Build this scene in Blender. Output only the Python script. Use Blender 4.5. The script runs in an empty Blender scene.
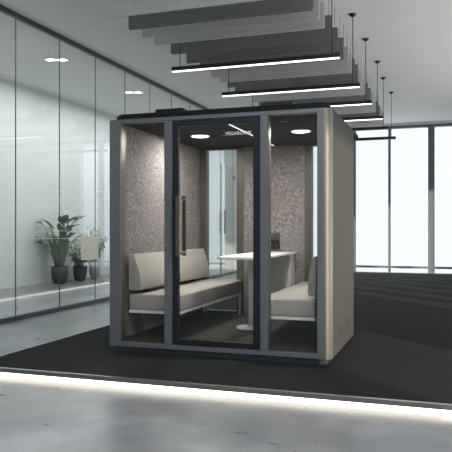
import bpy, bmesh, math, random
from mathutils import Vector, Matrix
random.seed(7)
S = bpy.context.scene
C = S.collection
PI = math.pi
CAMZ = 1.225
YAW = math.radians(18.7)
FPX, CX, HY = 650.0, 226.0, 228.0
CA, SA = math.cos(YAW), math.sin(YAW)

# ------------------------------------------------------------------ materials
def lin(c):
    return tuple(((x / 255) / 12.92 if x / 255 <= .04045 else ((x / 255 + .055) / 1.055) ** 2.4) for x in c)

def mat(name, col, rough=.5, metal=0., spec=.5, emit=None, estr=0., coat=0.):
    m = bpy.data.materials.new(name); m.use_nodes = True
    b = m.node_tree.nodes['Principled BSDF']
    b.inputs['Base Color'].default_value = (*col, 1)
    b.inputs['Roughness'].default_value = rough
    b.inputs['Metallic'].default_value = metal
    b.inputs['Specular IOR Level'].default_value = spec
    b.inputs['Coat Weight'].default_value = coat
    if emit:
        b.inputs['Emission Color'].default_value = (*emit, 1)
        b.inputs['Emission Strength'].default_value = estr
    return m

def noisy(name, c1, c2, scale=(1, 1, 1), nscale=5, detail=6, lo=.35, hi=.65, rough=.6, bump=0., bscale=None, metal=0., spec=.5,
          c3=None, s3=2., rough2=None, bdist=.01):
    m = mat(name, c1, rough, metal, spec)
    nt = m.node_tree; N = nt.nodes; L = nt.links; b = N['Principled BSDF']
    tc = N.new('ShaderNodeTexCoord'); mp = N.new('ShaderNodeMapping'); mp.inputs['Scale'].default_value = scale
    L.new(tc.outputs['Object'], mp.inputs['Vector'])
    n = N.new('ShaderNodeTexNoise'); n.inputs['Scale'].default_value = nscale; n.inputs['Detail'].default_value = detail
    n.inputs['Roughness'].default_value = .65
    L.new(mp.outputs['Vector'], n.inputs['Vector'])
    r = N.new('ShaderNodeMapRange'); r.inputs['From Min'].default_value = lo; r.inputs['From Max'].default_value = hi
    L.new(n.outputs['Fac'], r.inputs['Value'])
    mx = N.new('ShaderNodeMix'); mx.data_type = 'RGBA'
    mx.inputs['A'].default_value = (*c1, 1); mx.inputs['B'].default_value = (*c2, 1)
    L.new(r.outputs['Result'], mx.inputs['Factor'])
    out = mx.outputs['Result']
    if c3:
        n3 = N.new('ShaderNodeTexNoise'); n3.inputs['Scale'].default_value = s3; n3.inputs['Detail'].default_value = 5
        L.new(tc.outputs['Object'], n3.inputs['Vector'])
        r3 = N.new('ShaderNodeMapRange'); r3.inputs['From Min'].default_value = .42; r3.inputs['From Max'].default_value = .68
        L.new(n3.outputs['Fac'], r3.inputs['Value'])
        m3 = N.new('ShaderNodeMix'); m3.data_type = 'RGBA'; m3.inputs['B'].default_value = (*c3, 1)
        L.new(out, m3.inputs['A']); L.new(r3.outputs['Result'], m3.inputs['Factor'])
        out = m3.outputs['Result']
    L.new(out, b.inputs['Base Color'])
    if rough2 is not None:
        rr = N.new('ShaderNodeMapRange'); rr.inputs['To Min'].default_value = rough; rr.inputs['To Max'].default_value = rough2
        rr.inputs['From Min'].default_value = lo; rr.inputs['From Max'].default_value = hi
        L.new(n.outputs['Fac'], rr.inputs['Value']); L.new(rr.outputs['Result'], b.inputs['Roughness'])
    if bump:
        n2 = N.new('ShaderNodeTexNoise'); n2.inputs['Scale'].default_value = bscale or nscale * 3; n2.inputs['Detail'].default_value = 4
        L.new(mp.outputs['Vector'], n2.inputs['Vector'])
        bp = N.new('ShaderNodeBump'); bp.inputs['Strength'].default_value = bump; bp.inputs['Distance'].default_value = bdist
        L.new(n2.outputs['Fac'], bp.inputs['Height']); L.new(bp.outputs['Normal'], b.inputs['Normal'])
    return m

def glass(name, tint=(1, 1, 1), ior=1.5, rough=0., film=0., filmcol=(1, 1, 1)):
    m = bpy.data.materials.new(name); m.use_nodes = True
    nt = m.node_tree; N = nt.nodes; L = nt.links; N.clear()
    o = N.new('ShaderNodeOutputMaterial'); t = N.new('ShaderNodeBsdfTransparent'); g = N.new('ShaderNodeBsdfGlossy')
    f = N.new('ShaderNodeFresnel'); f.inputs['IOR'].default_value = ior
    t.inputs['Color'].default_value = (*tint, 1); g.inputs['Roughness'].default_value = rough
    ge = N.new('ShaderNodeNewGeometry'); mr = N.new('ShaderNodeMapRange')      # same reflectance from both faces of the sheet
    mr.inputs['To Min'].default_value = ior; mr.inputs['To Max'].default_value = 1 / ior
    L.new(ge.outputs['Backfacing'], mr.inputs['Value']); L.new(mr.outputs['Result'], f.inputs['IOR'])
    mx = N.new('ShaderNodeMixShader')
    L.new(f.outputs[0], mx.inputs[0]); L.new(t.outputs[0], mx.inputs[1]); L.new(g.outputs[0], mx.inputs[2])
    last = mx.outputs[0]
    if film:
        d = N.new('ShaderNodeBsdfDiffuse'); d.inputs['Color'].default_value = (*filmcol, 1)
        m2 = N.new('ShaderNodeMixShader'); m2.inputs[0].default_value = film
        L.new(last, m2.inputs[1]); L.new(d.outputs[0], m2.inputs[2]); last = m2.outputs[0]
    L.new(last, o.inputs['Surface'])
    return m

M = {}
M['concrete'] = noisy('polished_concrete', (.12, .127, .138), (.32, .328, .338), (1, 1, 1), 2.2, 5, .25, .75, .26, 0, 9, c3=(.135, .141, .150), s3=1.5, rough2=.33, spec=.5)
M['ceiling'] = noisy('plaster_ceiling', (.74, .735, .715), (.77, .765, .745), (1, 1, 1), .8, 4, .3, .7, .9, spec=.1)
M['plaster'] = noisy('white_plaster', (.62, .64, .64), (.67, .68, .68), (1, 1, 1), .8, 4, .3, .7, .85, spec=.2)
M['greywall'] = noisy('grey_plaster', (.20, .205, .205), (.24, .24, .24), (1, 1, 1), .8, 4, .3, .7, .85, spec=.2)
M['carpet'] = noisy('charcoal_carpet', (.0095, .0105, .0112), (.0235, .024, .0245), (1, 1, 1), 70, 3, .35, .68, .95, .8, 220, spec=.1, bdist=.004)
M['trim'] = mat('brushed_aluminium_trim', (.30, .29, .28), .32, .85)
M['led'] = mat('led_diffuser', (.9, .88, .82), .5, emit=(1, .91, .78), estr=3.)
M['darkmetal'] = mat('dark_metal', (.022, .023, .025), .4, .3)
M['rail'] = mat('dark_anodised_rail', (.045, .05, .052), .4, .4)
M['mullion'] = mat('grey_mullion', (.12, .14, .16), .5, .2)
M['seam'] = mat('glass_seam', (.05, .06, .06), .4)
M['room_glass'] = glass('partition_glass', (.93, .952, .945), 1.5)
M['clear'] = glass('clear_glass', (.97, .98, .98), 1.45)
M['windowglass'] = glass('window_glass', (.98, .99, 1.), 1.3)
M['frosted_line'] = mat('white_vinyl', (.80, .81, .80), .6)
# pod
M['frame'] = noisy('pod_coat_cool_lit', (.165, .178, .192), (.173, .186, .2), (1, 1, 1), 60, 3, .3, .7, .38, .05, 300, metal=.35, bdist=.001)  # pod paint with the cool front light put into its tone
M['shell'] = noisy('pod_coat_warm_lit', (.046, .046, .041), (.050, .050, .045), (1, 1, 1), 60, 3, .3, .7, .65, .05, 300, metal=0, spec=.12, bdist=.001)  # same paint as the frame, warm light on the right side toned in
M['corner'] = mat('corner_sun_highlight', (.19, .178, .150), .50, .8)  # shell corner in brighter metal, its sun highlight put into the colour
M['plinth'] = mat('navy_plinth', (.022, .028, .036), .45)
M['roofcap'] = mat('black_roof', (.010, .011, .014), .7, 0, .15)
M['doorframe'] = mat('dark_navy_door', (.018, .022, .029), .35, .2)
M['liner'] = mat('champagne_metal_warm_lit', (.15, .137, .112), .4, .5)
M['bronze'] = mat('bronze_handle', (.20, .18, .14), .35, .8)
M['felt'] = noisy('taupe_felt', (.110, .099, .098), (.34, .316, .312), (1, 1, 1), 38, 6, .38, .64, .95, .4, 60, spec=.1, c3=(.20, .184, .182), s3=6.)
M['podceil'] = noisy('charcoal_felt_ceiling', (.028, .028, .029), (.075, .074, .075), (2, 22, 2), 4, 5, .35, .7, .95, spec=.1)
M['podfloor'] = noisy('dark_pod_carpet', (.050, .046, .041), (.085, .079, .072), (1, 1, 1), 60, 3, .35, .68, .95, .5, 200, spec=.1, bdist=.003)
M['fabric'] = noisy('oatmeal_fabric', (.31, .29, .263), (.40, .376, .343), (1, 1, 1), 120, 3, .35, .65, .9, .3, 300, spec=.15, bdist=.002)
M['white'] = mat('white_powder_coat', (.72, .72, .71), .4)
M['tabletop'] = mat('white_laminate', (.80, .80, .79), .3)
M['lamp'] = mat('lamp_disc', (.9, .9, .88), .5, emit=(1, .96, .90), estr=5.)
M['strip'] = mat('lamp_strip', (.9, .9, .9), .5, emit=(1, .97, .93), estr=1.2)
M['pendant_led'] = mat('pendant_diffuser', (.9, .9, .88), .5, emit=(1, .95, .87), estr=2.6)
M['diffuser_off'] = mat('unlit_diffuser', (.16, .16, .155), .5)
M['bronze_dark'] = mat('dark_bronze_housing', (.04, .037, .033), .4, .5)
M['felt_light'] = noisy('light_grey_baffle_felt', (.44, .445, .44), (.54, .545, .54), (1, 1, 1), 50, 4, .35, .65, .95, .3, 120, spec=.1)
M['felt_dark'] = noisy('dark_grey_baffle_felt', (.155, .157, .159), (.215, .217, .219), (1, 1, 1), 50, 4, .35, .65, .95, .3, 120, spec=.1)
M['screen'] = mat('black_glass_panel', (.02, .02, .021), .25)
M['screen2'] = mat('dark_grey_panel', (.05, .05, .05), .4)
M['panelgrey'] = mat('grey_laminate', (.60, .61, .60), .5)
M['pot_dark'] = noisy('charcoal_pot', (.032, .035, .037), (.05, .053, .055), (1, 1, 1), 12, 3, .3, .7, .65)
M['pot_reflect_pale'] = noisy('pot_paled_by_reflection', (.30, .31, .31), (.40, .41, .41), (1, 1, 1), 12, 3, .3, .7, .7)  # third pot, paled by a glass reflection put into its colour
M['soil'] = noisy('potting_soil', (.02, .015, .012), (.05, .04, .03), (1, 1, 1), 30, 3, .3, .7, .95)
M['leaf'] = noisy('deep_green_leaf', (.085, .155, .080), (.18, .28, .16), (1, 1, 1), 6, 3, .3, .7, .45, spec=.5)
M['leaf2'] = noisy('mid_green_leaf', (.085, .16, .062), (.19, .29, .13), (1, 1, 1), 8, 3, .3, .7, .45, spec=.5)
M['stem'] = mat('green_stem', (.11, .15, .075), .6)
M['handle_steel'] = mat('dark_steel', (.16, .165, .17), .4, .6)
M['chrome'] = mat('satin_steel', (.55, .56, .56), .25, .95)

def reflection_mat():
    m = bpy.data.materials.new('beige_painted_reflection'); m.use_nodes = True
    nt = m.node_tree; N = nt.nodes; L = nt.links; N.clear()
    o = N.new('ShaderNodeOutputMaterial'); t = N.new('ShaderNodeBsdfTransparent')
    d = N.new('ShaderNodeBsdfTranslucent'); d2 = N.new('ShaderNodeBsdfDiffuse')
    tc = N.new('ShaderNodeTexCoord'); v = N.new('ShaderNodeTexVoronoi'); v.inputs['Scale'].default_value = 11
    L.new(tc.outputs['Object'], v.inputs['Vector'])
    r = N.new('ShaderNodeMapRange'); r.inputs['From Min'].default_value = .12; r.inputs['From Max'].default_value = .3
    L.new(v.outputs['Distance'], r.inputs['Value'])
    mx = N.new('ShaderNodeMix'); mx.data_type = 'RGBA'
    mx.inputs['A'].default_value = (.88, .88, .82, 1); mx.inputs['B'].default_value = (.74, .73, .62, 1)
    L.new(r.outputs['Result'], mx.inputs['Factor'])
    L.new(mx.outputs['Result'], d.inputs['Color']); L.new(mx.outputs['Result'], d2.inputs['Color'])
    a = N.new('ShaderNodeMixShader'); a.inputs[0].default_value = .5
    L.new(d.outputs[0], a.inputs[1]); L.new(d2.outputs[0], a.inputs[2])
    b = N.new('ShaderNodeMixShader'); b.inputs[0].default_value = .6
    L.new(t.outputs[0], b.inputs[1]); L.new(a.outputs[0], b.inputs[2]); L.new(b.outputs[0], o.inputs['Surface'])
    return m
M['reflected_patch'] = reflection_mat()

# ------------------------------------------------------------------ mesh helpers (world coordinates)
def box(bm, x0, x1, y0, y1, z0, z1, bev=0., seg=2):
    t = bmesh.new()
    bmesh.ops.create_cube(t, size=1)
    for v in t.verts:
        v.co = Vector((x0 + (v.co.x + .5) * (x1 - x0), y0 + (v.co.y + .5) * (y1 - y0), z0 + (v.co.z + .5) * (z1 - z0)))
    if bev:
        bmesh.ops.bevel(t, geom=list(t.edges), offset=bev, segments=seg, profile=.5, affect='EDGES')
    merge(bm, t)

def merge(bm, t, mx=None):
    mp = {}
    for v in t.verts:
        mp[v] = bm.verts.new(mx @ v.co if mx else v.co)
    for f in t.faces:
        try:
            nf = bm.faces.new([mp[v] for v in f.verts]); nf.smooth = f.smooth
        except ValueError:
            pass
    t.free()

def tube(bm, p0, p1, r0, r1=None, n=12):
    r1 = r0 if r1 is None else r1
    p0 = Vector(p0); p1 = Vector(p1); d = (p1 - p0)
    q = d.to_track_quat('Z', 'Y')
    a, b = [], []
    for i in range(n):
        w = 2 * PI * i / n
        o = Vector((math.cos(w), math.sin(w), 0))
        a.append(bm.verts.new(p0 + q @ (o * r0))); b.append(bm.verts.new(p1 + q @ (o * r1)))
    for i in range(n):
        j = (i + 1) % n
        f = bm.faces.new([a[i], a[j], b[j], b[i]]); f.smooth = n > 6
    bm.faces.new(a[::-1]); bm.faces.new(b)

def path(bm, pts, rs, n=8):
    for i in range(len(pts) - 1):
        tube(bm, pts[i], pts[i + 1], rs[i], rs[i + 1], n)

def lathe(bm, prof, cx, cy, n=40):
    rings = []
    for r, z in prof:
        rings.append([bm.verts.new((cx + r * math.cos(2 * PI * i / n), cy + r * math.sin(2 * PI * i / n), z)) for i in range(n)])
    for a, b in zip(rings, rings[1:]):
        for i in range(n):
            j = (i + 1) % n
            f = bm.faces.new([a[i], a[j], b[j], b[i]]); f.smooth = True
    bm.faces.new(rings[0][::-1]); bm.faces.new(rings[-1])

def prism(bm, plan, z0, z1, bev=0., smooth=False):
    t = bmesh.new()
    a = [t.verts.new((x, y, z0)) for x, y in plan]; b = [t.verts.new((x, y, z1)) for x, y in plan]
    n = len(plan)
    for i in range(n):
        j = (i + 1) % n
        t.faces.new([a[i], a[j], b[j], b[i]])
    t.faces.new(a[::-1]); top = t.faces.new(b)
    bmesh.ops.recalc_face_normals(t, faces=list(t.faces))
    if bev:
        bmesh.ops.bevel(t, geom=list(top.edges), offset=bev, segments=4, profile=.5, affect='EDGES')
    merge(bm, t)

def prism_axis(bm, prof, a0, a1, axis):
    """profile in the plane across `axis` ('x': (y,z), 'y': (x,z)) run from a0 to a1"""
    def P(p, a): return (a, p[0], p[1]) if axis == 'x' else (p[0], a, p[1])
    t = bmesh.new()
    A = [t.verts.new(P(p, a0)) for p in prof]; B = [t.verts.new(P(p, a1)) for p in prof]
    n = len(prof)
    for i in range(n):
        j = (i + 1) % n
        t.faces.new([A[i], A[j], B[j], B[i]])
    t.faces.new(A[::-1]); t.faces.new(B)
    bmesh.ops.recalc_face_normals(t, faces=list(t.faces))
    merge(bm, t)

def arc(cx, cy, r, a0, a1, n=10):
    return [(cx + r * math.cos(math.radians(a0 + (a1 - a0) * i / n)), cy + r * math.sin(math.radians(a0 + (a1 - a0) * i / n))) for i in range(n + 1)]

def rrect(x0, x1, y0, y1, r, n=8):
    if isinstance(r, (int, float)): r = [r] * 4
    return (arc(x0 + r[0], y0 + r[0], r[0], 180, 270, n) + arc(x1 - r[1], y0 + r[1], r[1], 270, 360, n)
            + arc(x1 - r[2], y1 - r[2], r[2], 0, 90, n) + arc(x0 + r[3], y1 - r[3], r[3], 90, 180, n))

def obj(name, bm, m, parent=None, smooth_angle=None, base=None):
    """links a bmesh (world coordinates) as one object whose origin lies at its base"""
    bmesh.ops.recalc_face_normals(bm, faces=list(bm.faces))
    me = bpy.data.meshes.new(name)
    xs = [v.co for v in bm.verts]
    if base is None:
        base = Vector(((min(v.x for v in xs) + max(v.x for v in xs)) / 2, (min(v.y for v in xs) + max(v.y for v in xs)) / 2, min(v.z for v in xs)))
    base = Vector(base)
    for v in bm.verts: v.co -= base
    if smooth_angle is not None:
        for f in bm.faces: f.smooth = True
        for e in bm.edges:
            e.smooth = not (len(e.link_faces) == 2 and e.calc_face_angle(0) > math.radians(smooth_angle))
    bm.to_mesh(me); bm.free()
    me.materials.append(m)
    o = bpy.data.objects.new(name, me); C.objects.link(o)
    o['_base'] = tuple(base)
    if parent is not None:
        o.parent = parent
        o.location = base - WB[parent.name]
    else:
        o.location = base
    WB[o.name] = base
    del o['_base']
    return o
WB = {}

def thing(name, label, cat, loc=(0, 0, 0), group=None):
    o = bpy.data.objects.new(name, None); C.objects.link(o); o.empty_display_size = .1
    o.location = loc; WB[o.name] = Vector(loc)
    return tag(o, label, cat, group)

def tag(o, label, cat, group=None, kind=None):
    o['label'] = label; o['category'] = cat
    if group: o['group'] = group
    if kind: o['kind'] = kind
    return o

def struct(name, bm, m, parent=None, label=None, cat=None, **k):
    o = obj(name, bm, m, parent, **k)
    if parent is None:
        o['kind'] = 'structure'
        if label: o['label'] = label
        if cat: o['category'] = cat
    return o

def B(): return bmesh.new()
def quick(name, m, parent, *args, **k):
    bm = B(); box(bm, *args, **k); return obj(name, bm, m, parent)

def copy_tree(o, shift, parent=None):
    c = o.copy(); C.objects.link(c)
    if parent is None:
        c.location = o.location + Vector(shift); WB[c.name] = WB[o.name] + Vector(shift)
    else:
        c.parent = parent
    for ch in list(o.children):
        copy_tree(ch, shift, c)
    return c

# ------------------------------------------------------------------ the room
FZ = -.08                 # concrete floor; the carpeted platform is z = 0
CEIL = 4.265
GX = -5.76                # glass partition
XL, XR, YF, YB = -9.0, 4.0, -3.2, 19.5
bm = B(); box(bm, XL - .2, XR + .2, YF - .2, YB + .3, FZ - .2, FZ)
struct('floor', bm, M['concrete'], label='polished grey concrete floor with cloudy mottling', cat='floor')
bm = B(); box(bm, GX - .05, XR + .2, YF - .2, YB + .3, CEIL, CEIL + .2)
struct('ceiling', bm, M['ceiling'], label='plain grey plaster ceiling above the pod', cat='ceiling')
bm = B(); box(bm, XL - .2, GX - .05, YF - .2, YB + .3, 4.43, 4.63)
struct('ceiling_side', bm, M['ceiling'], label='grey ceiling of the room behind the glass', cat='ceiling')
bm = B(); box(bm, XL - .2, XL, YF - .2, YB + .3, FZ, 4.43)
struct('wall_left', bm, M['plaster'], label='pale wall behind the potted plants', cat='wall')
bm = B(); box(bm, XL - .2, XR + .2, YF - .2, YF, FZ, CEIL)
struct('wall_front', bm, M['greywall'], label='grey wall behind the camera', cat='wall')

# right wall: sill and head, added piers blocking sun, then tall windows between mullions
bm = B(); box(bm, XR, XR + .2, YF, YB, FZ, .15); box(bm, XR, XR + .2, YF, YB, 3.9, CEIL); box(bm, XR, XR + .2, 15.2, YB, .15, 3.9); box(bm, XR, XR + .2, 2.7, 5.7, .15, 3.9); box(bm, XR, XR + .2, YF, .36, .15, 3.9)
struct('wall_right', bm, M['greywall'], label='unseen grey wall with tall windows and added sun-blocking piers to the right', cat='wall')
bm = B(); box(bm, XR + .09, XR + .1, YF, 15.2, .15, 3.9)
w3 = struct('window_3', bm, M['windowglass'], label='row of tall windows in the right wall', cat='window')
bm = B()
y = YF
while y < 15.3:
    hw = .2 if y > 5 else .04
    if not -.1 < y < 2.6: box(bm, XR + .02, XR + .16, y - hw, y + hw, .15, 3.9)  # out of view, widths and gap shaped for the sun stripes
    y += 1.15
obj('window_mullions', bm, M['mullion'], w3)

# back wall with its tall window
WX0, WX1, WT = -4.85, .40, 4.13
bm = B()
box(bm, XL, WX0, YB, YB + .25, FZ, 4.43); box(bm, WX1, XR, YB, YB + .25, FZ, CEIL); box(bm, WX0, WX1, YB, YB + .25, WT + .07, CEIL)
struct('wall_back', bm, M['plaster'], label='grey end wall around the tall window', cat='wall')
bm = B(); box(bm, WX0, WX1, YB + .10, YB + .112, FZ, WT)
w1 = struct('window_1', bm, M['windowglass'], label='tall bright window behind the pod', cat='window')
bm = B(); box(bm, WX0, WX1, YB + .02, YB + .2, WT, WT + .07); obj('window_head', bm, M['mullion'], w1)
bm = B(); box(bm, WX0, WX1, YB + .02, YB + .2, .055, .115); obj('window_transom', bm, M['mullion'], w1)
for xm, ww in ((-3.6, .036), (-2.58, .036), (-1.57, .036), (-.40, .09)):
    bm = B(); box(bm, xm - ww, xm + ww, YB + .05, YB + .14, FZ, WT); obj('mullion', bm, M['mullion'], w1)
# window of the room behind the glass
# carpeted platform with light strips under its nosing
PX0, PY0 = -4.04, 4.755
bm = B(); box(bm, PX0 + .02, XR, PY0 + .02, 18.3, FZ, 0, .0)
tag(struct('carpet_platform', bm, M['carpet']), 'low platform of charcoal carpet under the meeting pod', 'platform', kind='structure')
bm = B(); box(bm, PX0 - .005, XR, PY0 - .012, PY0 + .02, -.034, .004, .002, 1)
struct('trim_1', bm, M['trim'], label='grey metal nosing along the front of the carpet', cat='trim')
bm = B(); box(bm, PX0 - .012, PX0 + .02, PY0 + .02, 18.3, -.034, .004, .002, 1)
struct('trim_2', bm, M['trim'], label='grey metal nosing along the left side of the carpet', cat='trim')
bm = B(); box(bm, PX0 + .01, XR, PY0 + .004, PY0 + .02, -.0795, -.036)
tag(obj('light_strip', bm, M['led']), 'long glowing white light strip under the front carpet edge', 'light strip')
bm = B(); box(bm, PX0 + .004, PX0 + .02, PY0 + .02, 18.3, -.0795, -.036)
tag(obj('light_strip', bm, M['led']), 'light strip under the left carpet edge, seen reflected in the glass', 'light strip')

# glass partition
def gy(u):                                   # where the view line through picture column u meets the partition
    t = (u - CX) / FPX
    return GX * (t * SA + CA) / (t * CA - SA)
def gz(u, v):
    t = (u - CX) / FPX
    return CAMZ + (HY - v) / FPX * gy(u) / (t * SA + CA)
part = bpy.data.objects.new('wall_partition', None); C.objects.link(part); part.location = (GX, 8, FZ); WB[part.name] = Vector((GX, 8, FZ))
part['kind'] = 'structure'; part['label'] = 'frameless glass partition between dark rails left of the pod'; part['category'] = 'partition'
seams = [YF + .35 + 1.1 * i for i in range(30)]
off = gy(59.5) - min(seams, key=lambda s: abs(s - gy(59.5)))
seams = [s + off for s in seams if YF < s + off < YB]
ys = [YF] + seams + [YB]
for a, b_ in zip(ys, ys[1:]):
    if a < 16.0 and b_ > 16.7: pass
    bm = B(); box(bm, GX - .006, GX + .006, a + .004, b_ - .004, FZ + .05, CEIL - .07); obj('glass_pane', bm, M['room_glass'], part)
for s in seams:
    bm = B(); box(bm, GX - .007, GX + .007, s - .004, s + .004, FZ + .05, CEIL - .07); obj('glass_joint', bm, M['seam'], part)
bm = B(); box(bm, GX - .03, GX + .03, YF, YB, CEIL - .075, CEIL - .005); obj('top_rail', bm, M['rail'], part)
bm = B(); box(bm, GX - .03, GX + .03, YF, YB, FZ, FZ + .065); obj('bottom_rail', bm, M['rail'], part)
# thin polygon lines stuck on the glass
L6 = lambda x, y: (50 + x / 7.29, 170 + y / 7.29)
L7 = lambda x, y: (50 + x / 7.29, 225 + y / 7.29)
lines = [[L6(20, 90), L6(62, 205), L6(110, 330)], [L6(-80, 150), L6(90, 150), L6(140, 300), L6(215, 360)], [L6(125, 45), L6(240, 190), L6(430, 215)],
         [L6(240, 190), L6(145, 300), L6(-60, 300)], [L6(222, 230), L6(180, 310)], [L6(240, 195), L6(290, 395)],
         [L6(310, 205), L6(335, 155), L6(470, 165)], [L6(430, 215), L6(402, 330), L6(345, 390), L6(420, 450)], [L6(402, 330), L6(470, 332)],
         [L6(-40, 295), L6(20, 345), L6(130, 445), L6(300, 445)], [L7(-100, 42), L7(105, 42), L7(135, 62)], [L7(-140, 98), L7(435, 95)],
         [L6(20, 90), L6(-60, -10)], [L6(-80, 150), L6(-150, 280), L6(-60, 300)], [L7(-100, 42), L7(-140, 98)]]
bm = B()
for pl in lines:
    q = [Vector((GX + .0085, gy(u), gz(u, v))) for u, v in pl]
    for a, b_ in zip(q, q[1:]):
        d = (b_ - a).normalized(); n = Vector((0, -d.z, d.y)) * .0030
        e = Vector((.001, 0, 0))
        f1 = [bm.verts.new(p) for p in (a - n + e, b_ - n + e, b_ + n + e, a + n + e)]
        f0 = [bm.verts.new(p) for p in (a - n - e, b_ - n - e, b_ + n - e, a + n - e)]
        bm.faces.new(f1); bm.faces.new(f0[::-1])
        for i in range(4): bm.faces.new([f1[i], f0[i], f0[(i + 1) % 4], f1[(i + 1) % 4]])
obj('polygon_lines', bm, M['frosted_line'], part)
ya, yb = gy(80.2), gy(97.8)  # reflected picture painted as a translucent beige square on the partition
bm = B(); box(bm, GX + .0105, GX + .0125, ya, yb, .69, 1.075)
tag(obj('glass_reflection', bm, M['reflected_patch']), 'reflection in the glass, painted as a beige translucent square with pale leaves', 'reflection')
# hinged glass door far along the partition, with a bar handle
bm = B()
yh = gy(222.4); y0 = yh - .12; y1 = yh + 1.05
box(bm, GX + .012, GX + .022, y0, y1, FZ + .07, 2.95)
d1 = struct('door_1', bm, M['room_glass'], label='glass door with steel bar handle seen through the pod', cat='door')
bm = B(); tube(bm, (GX + .075, yh, 1.07), (GX + .075, yh, 1.72), .022)
for z in (1.2, 1.6): tube(bm, (GX + .02, yh, z), (GX + .075, yh, z), .01)
obj('door_handle', bm, M['handle_steel'], d1)
for z in (.35, 2.6):
    bm = B(); box(bm, GX + .0, GX + .04, y1 - .10, y1 + .04, z, z + .13); obj('hinge', bm, M['chrome'], d1)
bm = B(); box(bm, GX + .010, GX + .024, y0 - .004, y0, FZ + .07, 2.95); obj('door_edge', bm, M['trim'], d1)

# recessed spotlights of the room behind the glass
for k, (x, y) in enumerate(((-6.98, 10.62), (-6.95, 13.75))):
    t = thing('ceiling_spotlight', ['pair of small white ceiling spots at the upper left of the glass', 'pair of small white ceiling spots above the left corner of the pod'][k], 'spotlight', (x, y, 4.43), 'ceiling spots behind the glass')
    bm = B(); box(bm, x - .2, x + .2, y - .14, y + .14, 4.405, 4.429); obj('housing', bm, M['white'], t)
    for dx in (-.1, .1):
        bm = B(); box(bm, x + dx - .08, x + dx + .08, y + dx * .4 - .06, y + dx * .4 + .06, 4.398, 4.404); obj('lens', bm, M['lamp'], t)

# ------------------------------------------------------------------ plants behind the glass
def leaf(bm, p, d, up, length, width, droop=.5, seg=7):
    p = Vector(p); d = Vector(d).normalized(); side = d.cross(Vector(up)).normalized()
    rows = []
    pos = p.copy(); dd = d.copy()
    for i in range(seg + 1):
        s = i / seg
        w = width * (math.sin(PI * min(1, s ** .75 * .98 + .02)) ** .8) * .5 + .001
        nrm = side.cross(dd).normalized()
        rows.append([bm.verts.new(pos + side * w - nrm * -.18 * w), bm.verts.new(pos), bm.verts.new(pos - side * w - nrm * -.18 * w)])
        dd = (dd + Vector((0, 0, -droop / seg))).normalized()
        pos = pos + dd * (length / seg)
    for a, b_ in zip(rows, rows[1:]):
        for i in range(2):
            f = bm.faces.new([a[i], a[i + 1], b_[i + 1], b_[i]]); f.smooth = True

def pot(t, cx, cy, r, h, m):
    bm = B()
    lathe(bm, [(r * .55, FZ), (r * .72, FZ + .02), (r * .9, FZ + .10), (r * .99, FZ + .2), (r, FZ + h), (r * .93, FZ + h), (r * .92, FZ + h - .04)], cx, cy)
    obj('pot', bm, m, t)
    bm = B(); lathe(bm, [(r * .5, FZ + h - .06), (r * .9, FZ + h - .055), (r * .9, FZ + h - .035), (r * .3, FZ + h - .02)], cx, cy, 24)
    obj('soil', bm, M['soil'], t)

def big_plant(cx, cy, r, h, n, label, hi):
    t = thing('potted_plant', label, 'plant', (cx, cy, FZ), 'potted plants behind the glass')
    pot(t, cx, cy, r, h, M['pot_dark'])
    sb, lb = B(), B()
    for i in range(n):
        a = 2.4 * i + random.uniform(-.3, .3)
        lean = random.uniform(.05, .26)
        top = hi * random.uniform(.32, .80)
        base = Vector((cx + .08 * math.cos(a), cy + .08 * math.sin(a), FZ + h - .03))
        mid = base + Vector((math.cos(a) * lean * .4, math.sin(a) * lean * .4, top * .45))
        end = base + Vector((math.cos(a) * lean, math.sin(a) * lean, top * .78))
        path(sb, [base, mid, end], [.014, .011, .008], 7)
        d = (Vector((math.cos(a) * .8, math.sin(a) * .8, 1.0)))
        leaf(lb, end - d.normalized() * .05, d, (-math.sin(a) * .2, math.cos(a) * .2, 1) if abs(math.cos(a)) < 2 else (0, 0, 1), random.uniform(.42, .56), random.uniform(.15, .21), random.uniform(.7, 1.5), 8)
    for i in range(6):
        a = 1.1 * i
        base = Vector((cx + .06 * math.cos(a), cy + .06 * math.sin(a), FZ + h - .02))
        leaf(lb, base + Vector((0, 0, .12)), (math.cos(a) * .35, math.sin(a) * .35, 1), (0, 1, .1), .5, .13, .3, 7)
    clamp(sb, lb); obj('stem', sb, M['stem'], t); obj('foliage', lb, M['leaf'], t)

def bushy(cx, cy, r, h, n, hi, spread, label, potm, ls=.17, trail=0.):
    t = thing('potted_plant', label, 'plant', (cx, cy, FZ), 'potted plants behind the glass')
    pot(t, cx, cy, r, h, potm)
    sb, lb = B(), B()
    for i in range(n):
        a = 2.4 * i; k = random.uniform(.35, 1)
        base = Vector((cx + .05 * math.cos(a), cy + .05 * math.sin(a), FZ + h - .03))
        end = base + Vector((math.cos(a) * spread * k, math.sin(a) * spread * k, hi * random.uniform(.4, .95) * (1.15 - .45 * k)))
        mid = base.lerp(end, .5) + Vector((0, 0, .05))
        path(sb, [base, mid, end], [.007, .005, .003], 6)
        for j in range(7):
            s = .3 + .7 * j / 6
            p = base.lerp(mid, s * 2) if s < .5 else mid.lerp(end, s * 2 - 1)
            w = random.uniform(0, 2 * PI)
            d = Vector((math.cos(w), math.sin(w), random.uniform(-.2 - trail, .7)))
            leaf(lb, p, d, (0.05, .02, 1), ls * random.uniform(.7, 1.15), ls * .42, .8, 5)
    clamp(sb, lb); obj('stem', sb, M['stem'], t); obj('foliage', lb, M['leaf2'], t)

def clamp(*bms):                                # leaves bend along the wall instead of into it
    for b_ in bms:
        for v in b_.verts:
            if v.co.x < XL + .08: v.co.x = XL + .05 + .03 * random.random()

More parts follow.
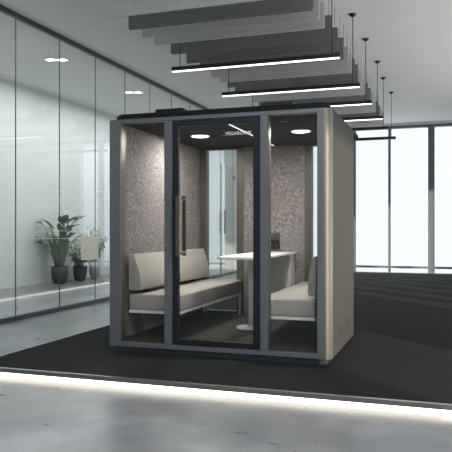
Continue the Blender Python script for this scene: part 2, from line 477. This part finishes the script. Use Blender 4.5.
def floor_at(u, X):
    t = (u - CX) / FPX
    d = X / (t * CA - SA)
    return d * (t * SA + CA)
PXX = -8.58
big_plant(PXX, floor_at(59.5, PXX), .19, .41, 34, 'tall broad-leaved plant in charcoal pot, leftmost behind the glass', 1.72)
bushy(PXX, floor_at(80, PXX), .172, .37, 34, .70, .30, 'short bushy green plant in charcoal pot behind the glass', M['pot_dark'])
bushy(PXX, floor_at(94.8, PXX), .145, .46, 26, 1.1, .24, 'leafy plant in pot painted pale by glass reflection, nearest the pod', M['pot_reflect_pale'], .15, .4)

# ------------------------------------------------------------------ acoustic baffles and pendant lamps
BZ0, BZ1 = 3.525, 3.825
bys = [6.33, 6.79, 7.12, 7.45, 7.93, 8.44, 8.92, 9.38, 9.73, 10.09, 10.46, 10.93, 11.40, 11.85, 12.3, 12.75, 13.2, 13.65, 14.1, 14.55, 15.0]
pat = 'LDLLDDDLLDDLLDDLLDDLL'
ords = ['first', 'second', 'third', 'fourth', 'fifth', 'sixth', 'seventh', 'eighth', 'ninth', 'tenth', 'eleventh', 'twelfth', 'thirteenth', 'fourteenth',
        'fifteenth', 'sixteenth', 'seventeenth', 'eighteenth', 'nineteenth', 'twentieth', 'rearmost']
for i, (y, c) in enumerate(zip(bys, pat)):
    xl = -3.5 + .15 * min(1, (y - 6.33) / 5)
    xr = -1.325
    col = 'light grey' if c == 'L' else 'dark grey'
    lab = (f'{col} felt ceiling baffle, nearest of the row above the pod' if i == 0 else
           f'{col} felt ceiling baffle, rearmost in the row above the pod' if i == 20 else
           f'{col} felt ceiling baffle, {ords[i]} from the front of the row')
    t = thing('ceiling_baffle', lab, 'baffle', ((xl + xr) / 2, y, BZ0), 'felt ceiling baffles')
    bm = B(); prof = [(x, z) for x, z in rrect(xl, xr, BZ0, BZ1, .018, 4)]
    prism_axis(bm, prof, y - .014, y + .014, 'y'); obj('felt_panel', bm, M['felt_light' if c == 'L' else 'felt_dark'], t)
    for x in (xl + .35, xr - .12):
        bm = B(); tube(bm, (x, y, BZ1 - .01), (x, y, CEIL), .0025, n=6); obj('suspension_wire', bm, M['darkmetal'], t)

lamps = [(7.75, 3.24), (9.32, 3.215), (10.6, 3.205), (12.1, 3.20), (13.45, 3.21), (14.95, 3.205)]
lo = ['nearest the front', 'second from the front', 'third from the front', 'fourth from the front', 'fifth from the front, near the window', 'rearmost, hanging before the window']
for k, ((y, z), w) in enumerate(zip(lamps, lo)):
    xl, xr = -3.36 + .14 * min(1, (y - 7.75) / 1.57), [-1.19, -1.155, -1.12, -1.085, -1.10, -1.06][k]
    t = thing('pendant_lamp', f'long thin bronze pendant lamp, {w}', 'lamp', ((xl + xr) / 2, y, z), 'linear pendant lamps')
    bm = B(); box(bm, xl, xr, y - .022, y + .022, z + .006, z + .066, .003, 1); obj('housing', bm, M['bronze_dark'], t)
    bm = B(); box(bm, xl + .006, xr - .006, y - .0225, y + .018, z, z + .013, .002, 1); obj('diffuser', bm, M['pendant_led' if k < 4 else 'diffuser_off'], t)
    for x in (xl + .11, xr - .10):
        bm = B(); tube(bm, (x, y, z + .06), (x, y, CEIL - .02), .006, n=8); obj('rod', bm, M['darkmetal'], t)
        bm = B(); lathe(bm, [(.012, CEIL - .045), (.03, CEIL - .035), (.05, CEIL - .015), (.05, CEIL - .001)], x, y, 20); obj('ceiling_cup', bm, M['darkmetal'], t)

# ------------------------------------------------------------------ the meeting pod
PF = 5.775                    # front plane
XA, XB = -3.19, -.965        # outer sides
PB = 8.12
IL, IR, IB = -3.075, -1.10, 8.0  # inner faces
PFL, PCL = .12, 2.265          # pod floor and ceiling
pod = thing('meeting_pod', 'large grey glass-fronted meeting pod standing on the charcoal carpet', 'meeting pod', ((XA + XB) / 2, (PF + PB) / 2, 0))
# side shells with rounded front corners
R_ = .07
bm = B()
plan = arc(XB - R_, PF + R_, R_, 270, 360, 14) + [(XB, PF + R_ + .012), (XB - R_, PF + R_ + .012)]
prism(bm, plan, .05, 2.30, .004)
obj('corner_profile', bm, M['corner'], pod, 30)
bm = B()
plan = [(XB, PF + R_ + .012), (XB, 7.24), (-1.086, PB), (-1.099, PB), (-1.099, PF + R_ + .012)]
prism(bm, plan, .05, 2.30, .012)
obj('side_shell', bm, M['shell'], pod, 30)
bm = B()
plan = [(XA, PB), (XA, PF + .02)] + arc(XA + .02, PF + .02, .02, 180, 270, 6) + [(-3.064, PF), (-3.064, PF + .075), (-3.09, PF + .075), (-3.09, PB)]
prism(bm, plan, .05, 2.30, .004)
obj('side_shell', bm, M['frame'], pod, 30)
bm = B()
for x0, x1 in ((-2.587, -2.508), (-1.623, -1.551)):
    box(bm, x0, x1, PF, PF + .075, .096, 2.262, .003, 1)
box(bm, -3.064, -1.093, PF, PF + .075, 2.262, 2.30, .003, 1)
box(bm, -1.093, XB - R_, PF, PF + .075, .05, 2.30)
box(bm, -3.064, -1.093, PF, PF + .075, .05, .096, .003, 1)
obj('front_frame', bm, M['frame'], pod)
bm = B(); prism(bm, [(XA + .02, PB - .02), (XA + .02, PF + .06), (XA + .06, PF + .012), (XB - .11, PF + .012), (XB - .045, PF + .06), (XB - .045, 7.2), (-1.13, PB - .02)], 0, .05); obj('plinth', bm, M['plinth'], pod)
bm = B(); prism(bm, rrect(XA + .035, XB - .035, PF + .03, PB - .1, .09), 2.30, 2.365, .045); obj('roof_cap', bm, M['roofcap'], pod, 40)
for x0, x1 in ((-3.02, -2.69), (-1.817, -1.48)):
    bm = B(); box(bm, x0, x1, 6.5, 6.76, 2.362, 2.525, .004, 1)
    f = obj('roof_fan_box', bm, M['darkmetal'], pod)
    for dx in (.03, x1 - x0 - .03):
        bm = B(); tube(bm, (x0 + dx, 6.5, 2.39), (x0 + dx, 6.492, 2.39), .012); obj('screw', bm, M['chrome'], f)
# inside lining
bm = B(); box(bm, IL, IR, PF + .075, IB, .06, PFL); obj('pod_floor', bm, M['podfloor'], pod)
bm = B(); box(bm, IL, IR, PF + .02, IB, PCL, 2.30); obj('pod_ceiling', bm, M['podceil'], pod)
bm = B(); box(bm, -3.09, IL, PF + .11, PB - .02, PFL, PCL); wl = obj('felt_wall_panel', bm, M['felt'], pod)
bm = B(); box(bm, -1.109, IR, PF + .11, IB, PFL, PCL); obj('felt_wall_panel', bm, M['felt'], pod)
bm = B(); box(bm, -2.47, -1.67, IB, IB + .09, PFL, PCL); obj('felt_wall_panel', bm, M['felt'], pod)
# champagne jamb liners beside the glass, colour also holding warm light on posts
for x, w, y1 in ((-3.064, .004, .11), (-2.508, .003, .03), (-1.551, .004, .10)):
    bm = B(); box(bm, x, x + w, PF + .018, PF + y1, .098, 2.26); obj('jamb_liner', bm, M['liner'], pod)
bm = B(); box(bm, -3.05, -1.095, PF + .035, PF + .07, .096, .1); obj('sill_liner', bm, M['liner'], pod)
# front panes
for x0, x1 in ((-3.047, -2.587), (-1.546, -1.093)):
    bm = B(); box(bm, x0, x1, PF + .022, PF + .032, .1, 2.262); obj('front_pane', bm, M['clear'], pod)
# rear windows
for x0, x1, a, b_ in ((-3.06, -2.47, .085, .09), (-1.67, -1.11, .09, .05)):
    bm = B()
    box(bm, x0, x0 + a, IB - .015, IB + .09, PFL, PCL); box(bm, x1 - b_, x1, IB - .015, IB + .09, PFL, PCL)
    box(bm, x0 + a, x1 - b_, IB - .015, IB + .09, PCL - .02, PCL); box(bm, x0 + a, x1 - b_, IB - .015, IB + .09, PFL, PFL + .03)
    rw = obj('rear_window', bm, M['liner'] if 0 else mat('grey_bronze_frame', (.105, .10, .088), .4, .4), pod)
    bm = B(); box(bm, x0 + a, x1 - b_, IB + .03, IB + .04, PFL + .03, PCL - .02); obj('pane', bm, M['clear'], rw)
# ceiling lamps and light line
for x in (-2.63, -1.475):
    bm = B(); lathe(bm, [(.10, PCL - .006), (.11, PCL - .006), (.112, PCL)], x, 6.86, 32); lr = obj('ceiling_light', bm, M['white'], pod)
    bm = B(); lathe(bm, [(.092, PCL - .010), (.096, PCL - .0065)], x, 6.86, 32); obj('light_disc', bm, M['lamp'], lr)
bm = B(); box(bm, -2.061, -2.049, 6.05, 7.95, PCL - .007, PCL); obj('light_line', bm, M['strip'], pod)
for x, y in ((-2.67, 6.2), (-1.5, 6.2)):
    bm = B(); lathe(bm, [(.055, PCL - .004), (.06, PCL)], x, y, 24); obj('ceiling_sensor', bm, M['screen'], pod)
# wall control panel above the table
bm = B(); box(bm, -2.155, -1.985, IB - .018, IB, 1.065, 1.165, .003, 1); cp = obj('control_panel', bm, M['screen2'], pod)
bm = B(); box(bm, -2.155, -1.985, IB - .02, IB, .955, 1.06, .003, 1); obj('socket_panel', bm, M['screen'], cp)
for dx in (.05, .12):
    bm = B(); tube(bm, (-2.155 + dx, IB - .02, 1.008), (-2.155 + dx, IB - .024, 1.008), .022, n=16); obj('socket', bm, M['darkmetal'], cp)
# vents
for y in (6.36, 6.86):
    bm = B(); xo = XB
    box(bm, xo - .004, xo + .002, y - .12, y + .12, .155, .29)
    v = obj('vent_grille', bm, mat('vent_grey', (.03, .03, .027), .6), pod)
    bm = B()
    for k in range(6): box(bm, xo + .002, xo + .006, y - .112, y + .112, .165 + k * .021, .175 + k * .021)
    obj('slats', bm, M['shell'], v)
def perforated():
    m = noisy('perforated_taupe_plate', (.16, .14, .12), (.22, .195, .17), (1, 1, 1), 40, 4, .35, .65, .9)
    nt = m.node_tree; N = nt.nodes; L = nt.links; b = N['Principled BSDF']
    tc = N.new('ShaderNodeTexCoord'); sp = N.new('ShaderNodeSeparateXYZ'); L.new(tc.outputs['Object'], sp.inputs[0])
    def slot(sock, period, share):
        d = N.new('ShaderNodeMath'); d.operation = 'MULTIPLY'; d.inputs[1].default_value = 1 / period; L.new(sock, d.inputs[0])
        f = N.new('ShaderNodeMath'); f.operation = 'FRACT'; L.new(d.outputs[0], f.inputs[0])
        c = N.new('ShaderNodeMath'); c.operation = 'LESS_THAN'; c.inputs[1].default_value = share; L.new(f.outputs[0], c.inputs[0])
        return c.outputs[0]
    a = N.new('ShaderNodeMath'); a.operation = 'MULTIPLY'
    L.new(slot(sp.outputs['Y'], .06, .5), a.inputs[0]); L.new(slot(sp.outputs['Z'], .024, .55), a.inputs[1])
    old = b.inputs['Base Color'].links[0].from_socket
    mx = N.new('ShaderNodeMix'); mx.data_type = 'RGBA'; mx.inputs['B'].default_value = (.012, .011, .01, 1)
    L.new(old, mx.inputs['A']); L.new(a.outputs[0], mx.inputs['Factor']); L.new(mx.outputs['Result'], b.inputs['Base Color'])
    return m
bm = B(); box(bm, IL, IL + .003, 5.93, 6.18, .145, .29); obj('perforated_vent', bm, perforated(), wl)

# door
bm = B()
DX0, DX1, DZ0, DZ1 = -2.503, -1.626, .102, 2.258
DY0, DY1 = PF + .004, PF + .05
box(bm, DX0, DX0 + .06, DY0, DY1, DZ0, DZ1, .002, 1); box(bm, DX1 - .066, DX1, DY0, DY1, DZ0, DZ1, .002, 1)
box(bm, DX0 + .06, DX1 - .066, DY0, DY1, DZ1 - .055, DZ1, .002, 1); box(bm, DX0 + .06, DX1 - .066, DY0, DY1, DZ0, DZ0 + .05, .002, 1)
door = obj('door', bm, M['doorframe'], pod)
bm = B(); box(bm, DX0 + .06, DX1 - .066, DY0 + .018, DY0 + .028, DZ0 + .05, DZ1 - .055); obj('door_pane', bm, M['clear'], door)
bm = B()
hx = -2.42
for yy, sgn in ((PF - .06, 1), (PF + .105, -1)):
    box(bm, hx - .02, hx + .02, yy - .009, yy + .009, .955, 1.535, .003, 1)
for z in (.985, 1.505):
    box(bm, hx - .016, hx + .016, PF - .052, PF + .10, z - .016, z + .016, .002, 1)
obj('door_handle', bm, M['bronze'], door)
for z in (2.09, 1.58, .145):
    bm = B(); box(bm, DX1 - .05, DX1 - .012, DY0 - .012, DY0, z, z + .075, .003, 1); obj('hinge', bm, M['darkmetal'], door)
# white lettering on the door glass
cu = bpy.data.curves.new('txt', 'FONT'); cu.body = '_VEGAROOM'; cu.size = .058; cu.extrude = .0004; cu.offset = .0007; cu.space_character = 1.0
to = bpy.data.objects.new('txt', cu); C.objects.link(to)
bpy.context.view_layer.update()
me = bpy.data.meshes.new_from_object(to.evaluated_get(bpy.context.evaluated_depsgraph_get()))
bpy.data.objects.remove(to)
bm = B(); bm.from_mesh(me); bpy.data.meshes.remove(me)
w = max(v.co.x for v in bm.verts)
sc = .275 / w
gl_x0 = -1.993
for v in bm.verts: v.co = Vector((gl_x0 + v.co.x * sc, DY0 + .0165 - v.co.z, 2.098 + v.co.y * sc))
obj('lettering', bm, M['frosted_line'], door)['label'] = 'white lettering on the door glass'

# ------------------------------------------------------------------ furniture inside the pod
def bench(name_label, side):
    """side +1: back towards the left wall (x grows to the front); -1: mirrored"""
    xc = (IL + IR) / 2
    def X(x): return x if side > 0 else 2 * xc - x
    def bx(bm, x0, x1, *a, **k):
        a0, a1 = sorted((X(x0), X(x1))); box(bm, a0, a1, *a, **k)
    y0, y1 = 5.905, 7.97
    t = thing('bench', name_label, 'bench', (X(-2.78), (y0 + y1) / 2, PFL), 'upholstered benches in the pod')
    bm = B(); bx(bm, -2.48, -3.035, y0, y1, .40, .56, bev=.018, seg=3); obj('seat', bm, M['fabric'], t, 40)
    bm = B()
    prof = [(-2.905, .605), (-2.895, .635), (-2.92, .77), (-2.975, .945), (-2.988, .96), (-3.035, .96), (-3.045, .95), (-3.045, .61), (-3.035, .595), (-2.92, .595)]
    prism_axis(bm, [(X(a if side > 0 else -3.045 + (a + 3.045) * .55), b_) for a, b_ in prof], y0 + .01, y1 - .06, 'y')
    bmesh.ops.bevel(bm, geom=[e for e in bm.edges if abs(e.verts[0].co.y - e.verts[1].co.y) < 1e-5], offset=.008, segments=2, profile=.5, affect='EDGES')
    obj('backrest', bm, M['fabric'], t, 35)
    for yy in (y0 + .35, (y0 + y1) / 2, y1 - .35):
        bm = B(); bx(bm, -2.99, -3.03, yy - .03, yy + .03, .54, .68); obj('back_bracket', bm, M['darkmetal'], t)
    bm = B()
    bx(bm, -2.485, -2.52, y0 + .002, y1 - .002, .372, .40); bx(bm, -3.0, -3.035, y0 + .002, y1 - .002, .372, .40)
    bx(bm, -2.52, -3.0, y0 + .002, y0 + .035, .372, .40); bx(bm, -2.52, -3.0, y1 - .035, y1 - .002, .372, .40)
    obj('seat_frame', bm, M['white'], t)
    for lx, ly in ((-2.565, y0 + .02), (-2.505, y1 - .03), (-2.99, y1 - .03)):
        bm = B(); h0 = bm
        a = .022; b2 = .012
        top = [bm.verts.new((X(lx) + sx * a, ly + sy * .016, .373)) for sx, sy in ((-1, -1), (1, -1), (1, 1), (-1, 1))]
        bot = [bm.verts.new((X(lx) + sx * b2, ly + sy * .010, PFL)) for sx, sy in ((-1, -1), (1, -1), (1, 1), (-1, 1))]
        bm.faces.new(top); bm.faces.new(bot[::-1])
        for i in range(4): bm.faces.new([top[i], bot[i], bot[(i + 1) % 4], top[(i + 1) % 4]])
        obj('leg', bm, M['white'], t)
    return t
bench('grey fabric bench with low backrest along the left felt wall of the pod', 1)
bench('grey fabric bench on the right side of the pod, partly behind the frame', -1)

t = thing('table', 'narrow white table on a round column leg between the two benches', 'table', (-2.04, 7.1, PFL))
bm = B(); prism(bm, rrect(-2.28, -1.77, 6.3, 7.985, [.16, .16, .01, .01]), .903, .926, .003); obj('tabletop', bm, M['tabletop'], t, 40)
bm = B(); tube(bm, (-2.04, 6.9, .14), (-2.04, 6.9, .904), .03, n=28); obj('column', bm, M['white'], t)
bm = B(); lathe(bm, [(.165, PFL), (.165, PFL + .008), (.155, PFL + .016), (.05, PFL + .028), (.03, PFL + .03)], -2.04, 6.9, 48); obj('base', bm, M['white'], t)
bm = B(); box(bm, -2.25, -1.82, 7.72, 7.75, PFL, .88, .002, 1); box(bm, -1.82, -1.79, 7.715, 7.98, PFL, .903, .002, 1); obj('support_panel', bm, M['panelgrey'], t)
bm = B(); box(bm, -2.12, -1.87, 7.60, 7.72, .875, .903); obj('shadow_gap', bm, M['darkmetal'], t)  # dark block standing for the shadow gap under the tabletop

# ------------------------------------------------------------------ light
def area(name, loc, rot, sx, sy, e, col, parent=None):
    l = bpy.data.lights.new(name, 'AREA'); l.shape = 'RECTANGLE'; l.size = sx; l.size_y = sy; l.energy = e; l.color = col
    o = bpy.data.objects.new(name, l); C.objects.link(o); o.location = loc; o.rotation_euler = rot
    return o
area('ceiling_bounce_fill', (XR + 1.2, 7.0, .3), (0, math.radians(128), 0), 1.8, 20, 1300, (1, .97, .92))  # upward fill added outside the unseen windows to brighten the ceiling
# daylight through the windows
area('daylight_right_windows', (XR + .3, 6.0, 2.0), (0, math.radians(90), 0), 3.6, 18, 340, (.90, .96, 1.0))
area('daylight_back_window', ((WX0 + WX1) / 2, YB + .3, 2.0), (math.radians(-90), 0, 0), WX1 - WX0, 4.0, 55, (.88, .95, 1.0))
sun = bpy.data.lights.new('sun', 'SUN'); sun.energy = 8; sun.angle = math.radians(1.2); sun.color = (1, .86, .66)
so = bpy.data.objects.new('sun', sun); C.objects.link(so)
el = math.radians(13.5)
so.rotation_euler = Vector((-.69 * math.cos(el), .724 * math.cos(el), -math.sin(el))).to_track_quat('-Z', 'Y').to_euler()
for x in (-2.63, -1.475):
    l = bpy.data.lights.new('pod_lamp', 'AREA'); l.shape = 'DISK'; l.size = .17; l.energy = 27; l.color = (1, .95, .88)
    o = bpy.data.objects.new('pod_lamp', l); C.objects.link(o); o.location = (x, 6.86, PCL - .015)
area('side_room_fill', (-7.3, 11.0, 4.36), (0, 0, 0), 2.0, 14.0, 400, (.97, .99, 1))  # broad fill added to brighten the room behind the glass
area('front_fill', (.3, .6, CEIL - .03), (0, 0, 0), 6.0, 5.5, 330, (.96, .98, 1))  # fill added overhead, out of view, for floor and pod front

W = bpy.data.worlds.new('sky'); S.world = W; W.use_nodes = True
bg = W.node_tree.nodes['Background']; bg.inputs['Color'].default_value = (.90, .96, 1., 1); bg.inputs['Strength'].default_value = 1.15

cam = bpy.data.cameras.new('camera'); co = bpy.data.objects.new('camera', cam); C.objects.link(co)
cam.sensor_width = 36; cam.lens = 36 * FPX / 452; cam.shift_y = 2 / 452
co.location = (0, 0, CAMZ); co.rotation_euler = (math.radians(90), 0, YAW)
S.camera = co
S.view_settings.view_transform = 'Standard'; S.view_settings.look = 'None'; S.view_settings.exposure = 0; S.view_settings.gamma = 1
S.view_settings.use_curve_mapping = False
S.cycles.use_denoising = True
S.cycles.transparent_max_bounces = 24
S.cycles.max_bounces = 8
